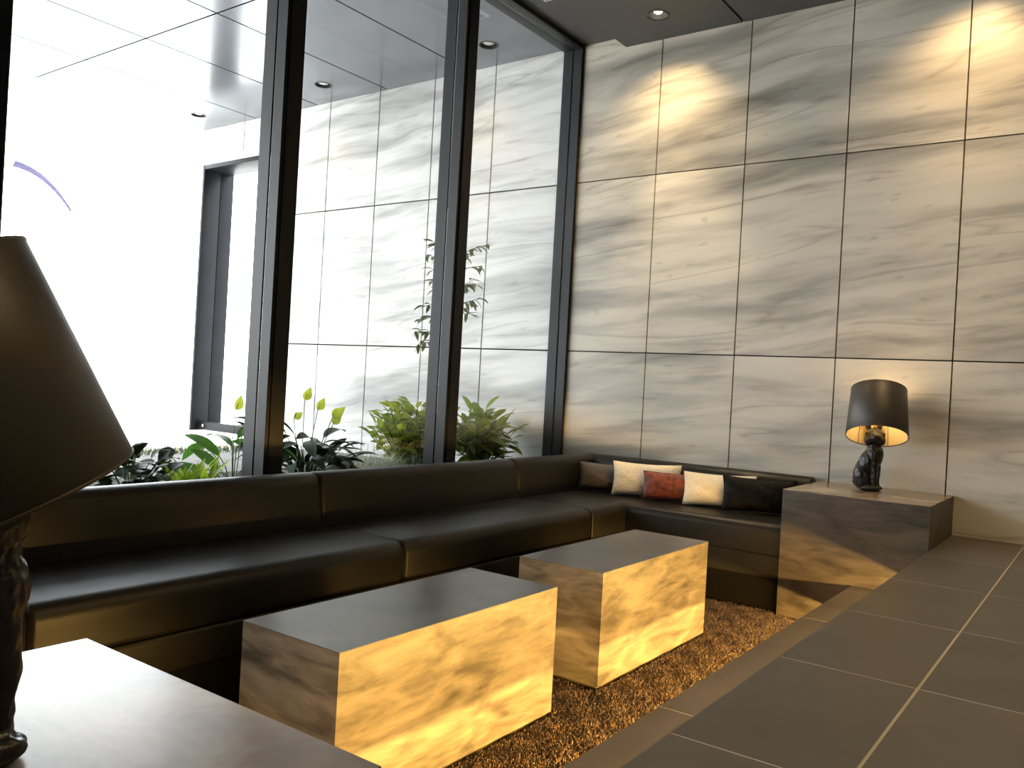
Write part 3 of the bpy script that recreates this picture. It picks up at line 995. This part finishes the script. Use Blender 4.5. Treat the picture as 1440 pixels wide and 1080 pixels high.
# ------------------------------------------------------------------ ceiling fittings
def downlight(x, y, z, label, group, lit):
    t = thing('downlight', (x, y, z), label, 'ceiling light', group)
    mb = MB(); V, F = lathe([(0.0545, -0.0012), (0.064, -0.0026), (0.066, -0.0006), (0.066, 0.0004), (0.0545, 0.0004)], 48, close=True)
    mb.add(V, F); mb.build('trim_ring', M_DARKTRIM if lit else M_STEEL, t)
    mb = MB(); V, F = lathe([(0.0545, 0.0), (0.0535, 0.040), (0.030 if lit else 0.050, 0.058), (0.0, 0.0585), (0.0, 0.062), (0.0550, 0.062), (0.0552, 0.0)], 48); mb.add(V, F)
    mb.build('reflector', M_DARKTRIM, t)
    mb = MB(); V, F = lathe([(0.0, 0.012), (0.018, 0.013), (0.023, 0.017), (0.024, 0.055), (0.0, 0.057)] if lit else [(0.0, 0.010), (0.034, 0.012), (0.041, 0.017), (0.042, 0.052), (0.0, 0.055)], 40); mb.add(V, F)
    mb.build('lens', M_LAMPGLOW if lit else M_WHITE, t)
    return t
def spot(x, y, z, target, energy, size, blend, col, r=0.03):
    ld = bpy.data.lights.new('downlight_beam', 'SPOT'); ld.energy = energy; ld.spot_size = math.radians(size); ld.spot_blend = blend
    ld.color = col; ld.shadow_soft_size = r
    lo = bpy.data.objects.new('downlight_beam', ld); COL.objects.link(lo)
    lo.location = (x, y, z)
    lo.rotation_euler = (Vector(target) - Vector((x, y, z))).to_track_quat('-Z', 'Y').to_euler()
    return lo
downlight(0.668, -0.312, CEIL, 'lit recessed downlight in the grey ceiling above the marble wall', None, True)
for x, lab in ((-0.538, 'round canopy downlight nearest the window'), (-2.117, 'middle round canopy downlight outside, second from the window'), (-3.717, 'round canopy downlight outside, farthest from the window')):
    downlight(x, -0.312, 2.787, lab, 'unlit canopy downlights', False)
# small white square fitting in the recess beside the window
t = thing('ceiling_vent', (0.178, -0.70, RECESS), 'small pale square fitting on the ceiling beside the window', 'ceiling fitting')
box_obj('vent_plate', -0.05, 0.05, -0.05, 0.05, -0.010, 0.0, M_WHITE, t, 0.003)
box_obj('vent_core', -0.03, 0.03, -0.03, 0.03, -0.016, -0.0102, M_DARKTRIM, t, 0.003)

# ------------------------------------------------------------------ LED strips in the shadow gaps under the nosings
def led(name, x, y0, y1, z, energy, label, tilt=0.0, h=0.012):
    t = thing(name, (x, (y0 + y1) / 2, z), label, 'light strip')
    box_obj('channel', 0.004, 0.012, -(y1 - y0) / 2, (y1 - y0) / 2, -0.008, 0.008, M_ALU, t)
    ld = bpy.data.lights.new('strip_light', 'AREA'); ld.shape = 'RECTANGLE'; ld.size = (y1 - y0); ld.size_y = h
    ld.energy = energy; ld.color = LEDC
    lo = bpy.data.objects.new('strip_light', ld); link(lo, t)
    # area lights shine along local -Z: point it to -X
    lo.rotation_euler = Vector((-1, 0, tilt)).to_track_quat('-Z', 'X').to_euler()
    q = Matrix(((0, 0, 1), (1, 0, 0), (0, 1, 0))).to_euler()   # local x->world y, y->z, z->x
    lo.rotation_euler = q
    return t
LEDC = (1.0, 0.57, 0.14)
led('led_strip', 2.335, -4.45, -0.64, -0.170, 75.0, 'warm strip light hidden under the raised walkway edge')
led('led_strip', 2.030, -4.45, -0.64, -0.3475, 85.0, 'warm strip light hidden under the lower tread edge', h=0.007)

# ------------------------------------------------------------------ outside: canopy, paving, planting
bm = bmesh.new()
gx = [-4.15, -3.31, -2.525, -1.735, -0.935, -0.142]
gy = [-8.6, -7.5, -6.0, -4.5, -3.0, -1.5, -0.001]
for i in range(len(gx) - 1):
    for k in range(len(gy) - 1):
        g = 0.0065
        box(bm, gx[i] + g, gx[i + 1] - g, gy[k] + g, gy[k + 1] - g, 2.787, 2.824)
box(bm, gx[0], gx[-1], gy[0], gy[-1], 2.8245, 3.1, mat=1)
bmesh.ops.recalc_face_normals(bm, faces=bm.faces[:])
tag(with_holes(bm_obj('ceiling_outside', bm, [M_CEIL_OUT, M_JOINT]), [(x, -0.312) for x in (-0.538, -2.117, -3.717)], 2.70, 2.86), kind='structure')
# paving slabs
bm = bmesh.new()
px = [-2.36, -1.93, -1.50, -1.07]
py = [-8.0, -7.1, -6.2, -5.3, -4.4, -3.5, -2.6, -1.7, -0.8, 0.0]
for i in range(len(px) - 1):
    for k in range(len(py) - 1):
        box(bm, px[i] + .004, px[i + 1] - .004, py[k] + .004, py[k + 1] - .004, -0.03, 0.0)
box(bm, px[0], px[-1], py[0], py[-1], -0.10, -0.006, mat=1)
bmesh.ops.recalc_face_normals(bm, faces=bm.faces[:])
tag(bm_obj('floor_outside', bm, [M_STONE_OUT, M_SOIL]), kind='structure')
tag(box_obj('ground_street', -70, -2.361, -60, 60, -0.14, -0.012, M_STREET), kind='structure')
tag(box_obj('planter_soil', -1.069, -0.1425, -8.0, -0.001, -0.10, 0.045, M_SOIL), 'strip of dark planting soil along the outside of the window', 'soil', kind='stuff')

def leaf(length, width, fold=0.18, droop=0.5, n=7, tipw=0.0, base=0.12, wave=0.0):
    """leaf along +x, face up, bending down towards the tip; returns V, F"""
    V, F = [], []
    x = z = 0.0; ang = 0.0
    for i in range(n + 1):
        t = i / n
        w = width / 2 * (math.sin(PI * min(1, (t * (1 - base) + base * (1 - t) * 0.35)) ** 0.85) if 0 < t < 1 else (0.10 if t == 0 else 0.0))
        zz = z + wave * math.sin(t * 9)
        V += [(x, -w, zz + fold * w), (x, 0, zz), (x, w, zz + fold * w)]
        a = -droop * t
        x += math.cos(a) * length / n; z += math.sin(a) * length / n
    for i in range(n):
        a = 3 * i; b = a + 3
        F += [(a, b, b + 1, a + 1), (a + 1, b + 1, b + 2, a + 2)]
    return V, F
def spathe_leaf(l):
    V, F = [], []
    n = 12
    for i in range(n + 1):
        t = i / n
        w = l * 0.30 * (math.sin(PI * t ** 0.75) ** 0.9) * (1 - 0.45 * t) * 1.25 if 0 < t < 1 else 0.0
        z = 0.05 * l * math.sin(3 * t)
        V += [(t * l, -w, z + 0.35 * w), (t * l, 0, z), (t * l, w, z + 0.35 * w)]
    for i in range(n):
        a = 3 * i; b = a + 3
        F += [(a, b, b + 1, a + 1), (a + 1, b + 1, b + 2, a + 2)]
    return V, F
def place(p, yaw, pitch, roll=0.0):
    return Matrix.Translation(p) @ Matrix.Rotation(yaw, 4, 'Z') @ Matrix.Rotation(-pitch, 4, 'Y') @ Matrix.Rotation(roll, 4, 'X')

M_AUC = leaf_mat('aucuba_sunlit', (0.11, 0.22, 0.016), (0.52, 0.58, 0.045), 0.5)  # sunlit yellow tone put into the leaf colour
M_AUC2 = leaf_mat('aucuba_shade', (0.10, 0.19, 0.025), (0.32, 0.42, 0.06), 0.45)  # same kind of leaf out of the sun, shade put into its colour
M_LILY = leaf_mat('lily_dark', (0.006, 0.018, 0.005), (0.018, 0.042, 0.010), 0.15, 0.55)
M_SPATHE = leaf_mat('spathe_yellow', (0.20, 0.34, 0.03), (0.46, 0.52, 0.07), 0.55)
M_SPADIX = plain('spadix', (0.42, 0.25, 0.05), 0.7)
M_STEM = plain('stem_green', (0.06, 0.10, 0.02), 0.6)
M_TWIG = plain('twig_brown', (0.09, 0.065, 0.035), 0.8)
M_SILVER = leaf_mat('silver_grass', (0.44, 0.47, 0.35), (0.68, 0.69, 0.58), 0.45)
M_LIME = leaf_mat('lime_leaves', (0.30, 0.46, 0.03), (0.52, 0.66, 0.06), 0.5)
M_DARKBUSH = leaf_mat('dark_glossy', (0.010, 0.022, 0.008), (0.030, 0.052, 0.018), 0.12, 0.55)
M_TREE = leaf_mat('tree_green', (0.035, 0.075, 0.018), (0.09, 0.15, 0.035), 0.3)
M_CANNA = leaf_mat('broad_leaf', (0.045, 0.16, 0.018), (0.10, 0.26, 0.03), 0.4)
M_GRASS = leaf_mat('grass_tuft', (0.05, 0.07, 0.018), (0.12, 0.14, 0.045), 0.3)

def bush(name, c, rx_, ry_, h, nbr, nlf, ll, lw, mat, label, cat, seedk, z0=0.05):
    rs = random.Random(seedk)
    t = thing(name, (c[0], c[1], z0), label, cat, 'laurel bushes outside the window' if name == 'spotted_laurel' else None)
    mf, ms = MB(), MB()
    for b in range(nbr):
        a = rs.uniform(0, 2 * PI); q = math.sqrt(rs.random())
        tip = Vector((rx_ * q * math.cos(a), ry_ * q * math.sin(a), h * (0.35 + 0.6 * math.sqrt(max(0, 1 - q * q)) * rs.uniform(0.75, 1.0))))
        base_ = Vector((tip.x * 0.15, tip.y * 0.15, 0))
        mid = (base_ + tip) / 2 + Vector((tip.x * .1, tip.y * .1, 0.02))
        V, F = tube([base_, mid, tip], [0.004, 0.003, 0.002], 5); ms.add(V, F)
        for k in range(nlf):
            f = 0.30 + 0.70 * k / max(1, nlf - 1)
            p = mid.lerp(tip, (f - .5) * 2) if f > .5 else base_.lerp(mid, f * 2)
            yaw = a + k * 2.4 + rs.uniform(-.5, .5)
            pitch = rs.uniform(-0.25, 0.75) + (0.45 if k == nlf - 1 else 0)
            s = rs.uniform(0.7, 1.15)
            V, F = leaf(ll * s, lw * s, 0.25, rs.uniform(0.3, 0.9), 6)
            mf.add(V, F, 0, place(p, yaw, pitch, rs.uniform(-.4, .4)))
    ms.build('stems', M_STEM, t, zmin=0.002)
    mf.build('foliage', mat, t, zmin=0.002)
    return t

bush('spotted_laurel', (-0.50, -0.84), 0.26, 0.31, 0.47, 110, 9, 0.080, 0.040, M_AUC, 'bushy yellow-green laurel outside, on the left of the slim tree', 'shrub', 11)
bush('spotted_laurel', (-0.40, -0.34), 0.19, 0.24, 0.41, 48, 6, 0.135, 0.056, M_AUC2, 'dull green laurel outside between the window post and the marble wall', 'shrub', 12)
bush('dark_leaved_shrub', (-0.52, -2.60), 0.15, 0.20, 0.21, 24, 4, 0.080, 0.056, M_DARKBUSH, 'low dark glossy shrub outside, just right of the near lamp shade', 'shrub', 13)

def rosette(name, c, n, l0, l1, w, mat, label, cat, seedk, pitch=(0.5, 1.3), droop=(0.4, 1.3), z0=0.045, part='foliage', spread=0.04, build=True):
    rs = random.Random(seedk)
    t = thing(name, (c[0], c[1], z0), label, cat, 'silver grass tufts outside the window' if name == 'silver_grass' else None)
    mf = MB()
    for k in range(n):
        a = rs.uniform(0, 2 * PI); l = rs.uniform(l0, l1)
        V, F = leaf(l, w * rs.uniform(.7, 1.2), 0.3, rs.uniform(*droop), 7, base=0.02)
        mf.add(V, F, 0, place((rs.gauss(0, spread), rs.gauss(0, spread), 0), a, rs.uniform(*pitch)))
    mf.build(part, mat, t, zmin=0.002)
    return t
rosette('lime_plant', (-0.46, -2.37), 70, 0.11, 0.22, 0.034, M_LIME, 'low bright lime-green leafy plant outside the left pane', 'plant', 21, (0.3, 1.4), (0.2, .9), spread=0.05)
for k, (x, y) in enumerate(((-0.50, -1.26), (-0.46, -1.10), (-0.40, -0.96))):
    rosette('silver_grass', (x, y), 190, 0.14, 0.26, 0.0050, M_SILVER, ['wispy silver grass tuft outside, next to the dark lily', 'wispy silver grass tuft outside, middle one below the laurel', 'wispy silver grass tuft outside, closest to the slim tree'][k], 'grass', 31 + k, (0.5, 1.5), (0.6, 1.8), spread=0.035)

def lily(c, leaves, spathes, label, seedk, mat=M_LILY, lw=0.06, ll=(0.16, 0.26)):
    rs = random.Random(seedk)
    t = thing('peace_lily', (c[0], c[1], 0.045), label, 'plant', 'peace lilies outside the window')
    mf, ms = MB(), MB()
    for k in range(leaves):
        a = rs.uniform(0, 2 * PI); r = rs.uniform(0.05, 0.20); h = rs.uniform(0.06, 0.24)
        p1 = Vector((r * math.cos(a), r * math.sin(a), h)); p0 = Vector((0.15 * p1.x, 0.15 * p1.y, 0))
        V, F = tube([p0, (p0 + p1) / 2 + Vector((0, 0, .03)), p1], 0.0025, 5); ms.add(V, F)
        V, F = leaf(rs.uniform(*ll), lw * rs.uniform(.75, 1.2), 0.25, rs.uniform(.5, 1.5), 8, base=0.08)
        mf.add(V, F, 0, place(p1, a + rs.uniform(-.5, .5), rs.uniform(-.1, .9), rs.uniform(-.6, .6)))
    ms.build('stems', M_STEM, t, zmin=0.002); mf.build('foliage', mat, t, zmin=0.002)
    for (dy, z, yaw, pitch, l) in spathes:
        p1 = Vector((rs.uniform(-.03, .03), dy, z)); p0 = Vector((0, dy * 0.25, 0.02))
        st_ = MB(); V, F = tube([p0, p0.lerp(p1, .5) + Vector((0, -.012, 0.01)), p1], 0.0022, 5); st_.add(V, F)
        V, F = spathe_leaf(l)
        fl = MB(); fl.add(V, F, 0, place(p1, yaw, pitch, PI / 2.4))
        o = fl.build('spathe', M_SPATHE, t); o['label'] = 'yellow-green spathe'
        st_.build('flower_stem', M_STEM, o)
        V, F = tube([p1, p1 + Vector((0, 0.006, l * .3)), p1 + Vector((0, 0.010, l * .5))], [.002, .004, .002], 6)
        sp_ = MB(); sp_.add(V, F); sp_.build('spadix', M_SPADIX, o)
    return t
lily((-0.50, -1.66), 68, [(-0.045, 0.425, 1.3, 1.15, 0.075), (0.050, 0.375, 1.4, 1.05, 0.075), (0.145, 0.335, 1.0, 0.75, 0.090), (0.160, 0.300, 1.2, 0.95, 0.075), (-0.085, 0.330, 1.5, 0.55, 0.060)],
     'peace lily with five pale flowers outside, right of the thick window post', 41)
lily((-0.52, -2.085), 10, [(-0.005, 0.370, 1.7, 1.2, 0.080), (0.055, 0.395, 1.4, 1.1, 0.085)],
     'broad-leaved peace lily outside, left of the thick window post', 44, M_CANNA, 0.062, (0.17, 0.25))

# slim tree behind the second post
def slim_tree():
    rs = random.Random(5)
    t = thing('slim_tree', (-0.50, -0.60, 0.045), 'slim young tree outside, mostly hidden behind the window post', 'tree')
    tr, lf = MB(), MB()
    trunk = [Vector(p) for p in ((0, 0, 0), (0.01, 0.005, 0.4), (-0.01, -0.005, 0.8), (0.005, 0.0, 1.15), (0, -0.03, 1.43))]
    V, F = tube(trunk, [0.011, 0.009, 0.007, 0.005, 0.002], 7); tr.add(V, F)
    brs = [((0, 0, 0.82), (0, -0.32, 0.84)), ((0, 0, 0.80), (0, -0.16, 0.70)), ((0, 0, 1.08), (0, -0.22, 1.10)), ((0, 0, 1.15), (0, -0.20, 1.22)), ((0, 0, 1.22), (0, -0.25, 1.30)),
           ((0, 0, 1.30), (0, -0.16, 1.40)), ((0, 0, 1.30), (0, 0.26, 1.44)), ((0, 0, 1.20), (0, 0.27, 1.31)), ((0, 0, 1.10), (0, 0.16, 1.18)), ((0, 0, 0.98), (0, 0.21, 1.09)), ((0, 0, 1.0), (0, 0.16, 0.98)), ((0, 0, 1.34), (0.03, -0.10, 1.50)),
           ((0, 0, 1.02), (0, -0.20, 1.00)), ((0, 0, 1.12), (0, -0.15, 1.16)), ((0, 0, 0.95), (0, -0.17, 0.92)), ((0, 0, 1.25), (0, 0.20, 1.38)), ((0, 0, 1.05), (0, 0.23, 1.22)), ((0, 0, 0.78), (0, -0.24, 0.77))]
    for a, b in brs:
        a = Vector(a); b = Vector(b) + Vector((rs.uniform(-.08, .08), 0, 0))
        mid = (a + b) / 2 + Vector((0, 0, 0.02))
        V, F = tube([a, mid, b], [0.0035, 0.0028, 0.0015], 5); tr.add(V, F)
        d = (b - a); ya = math.atan2(d.y, d.x)
        for k in range(11):
            f = 0.25 + 0.75 * k / 10
            p = a.lerp(mid, f * 2) if f < .5 else mid.lerp(b, f * 2 - 1)
            V, F = leaf(rs.uniform(.055, .085), rs.uniform(.020, .028), 0.25, rs.uniform(.5, 1.2), 6, base=.06)
            lf.add(V, F, 0, place(p, ya + rs.choice((-1, 1)) * rs.uniform(.3, 1.3), rs.uniform(-.7, .45), rs.uniform(-.5, .5)))
    tr.build('trunk', M_TWIG, t); lf.build('foliage', M_TREE, t)
slim_tree()

# low grass border far across the paving
gm = MB()
rs = random.Random(9)
for k in range(5200):
    x = rs.uniform(-2.66, -2.40); y = rs.uniform(-3.6, -0.15)
    V, F = leaf(rs.uniform(.035, .08), 0.0045, 0.2, rs.uniform(.4, 1.4), 3, base=0.02)
    gm.add(V, F, 0, place((x, y, -0.012), rs.uniform(0, 6.28), rs.uniform(.6, 1.5)))
tag(gm.build('grass_border', M_GRASS), 'low strip of dry grass along the far edge of the paving outside', 'grass', kind='stuff')

# ------------------------------------------------------------------ lights
WARM = (1.0, 0.69, 0.33)
spot(0.668, -0.312, CEIL - 0.022, (0.60, -0.04, 1.55), 32, 112, 1.0, (1.0, 0.72, 0.36), 0.03)
spot(0.668, -0.312, CEIL - 0.024, (0.80, -0.32, 0), 70, 54, 0.6, (1.0, 0.76, 0.46), 0.03)
spot(2.25, -0.312, CEIL - 0.022, (2.22, -0.04, 1.45), 30, 116, 1.0, (1.0, 0.68, 0.32), 0.03)
spot(2.25, -0.312, CEIL - 0.024, (2.25, -0.40, 0), 26, 60, 0.7, (1.0, 0.70, 0.36), 0.03)
for (x, y, e) in ((2.9, -1.6, 82), (2.9, -3.2, 68), (4.6, -1.6, 85), (4.6, -3.6, 65), (3.6, -6.2, 55)):
    spot(x, y, CEIL - 0.022, (x, y, 0), e, 120, 1.0, WARM, 0.05)

sun = bpy.data.lights.new('sun', 'SUN'); sun.energy = 12.0; sun.angle = 0.01; sun.color = (1.0, 0.95, 0.88)
so = bpy.data.objects.new('sun', sun); COL.objects.link(so)
so.rotation_euler = Vector((0.55, 0.45, -0.95)).to_track_quat('-Z', 'Y').to_euler()

w = bpy.data.worlds.new('world'); SC.world = w; w.use_nodes = True
bg = w.node_tree.nodes['Background']
bg.inputs['Color'].default_value = (0.93, 0.97, 1.0, 1)
bg.inputs['Strength'].default_value = 7.2

# ------------------------------------------------------------------ view
SC.view_settings.view_transform = 'Standard'
SC.view_settings.look = 'None'
SC.view_settings.gamma = 1.0
SC.view_settings.use_curve_mapping = False
SC.view_settings.exposure = 0.35
SC.cycles.max_bounces = 10
SC.cycles.transparent_max_bounces = 16
SC.cycles.use_denoising = True
SC.cycles.sample_clamp_indirect = 6.0
SC.cycles.caustics_reflective = False
SC.cycles.caustics_refractive = False
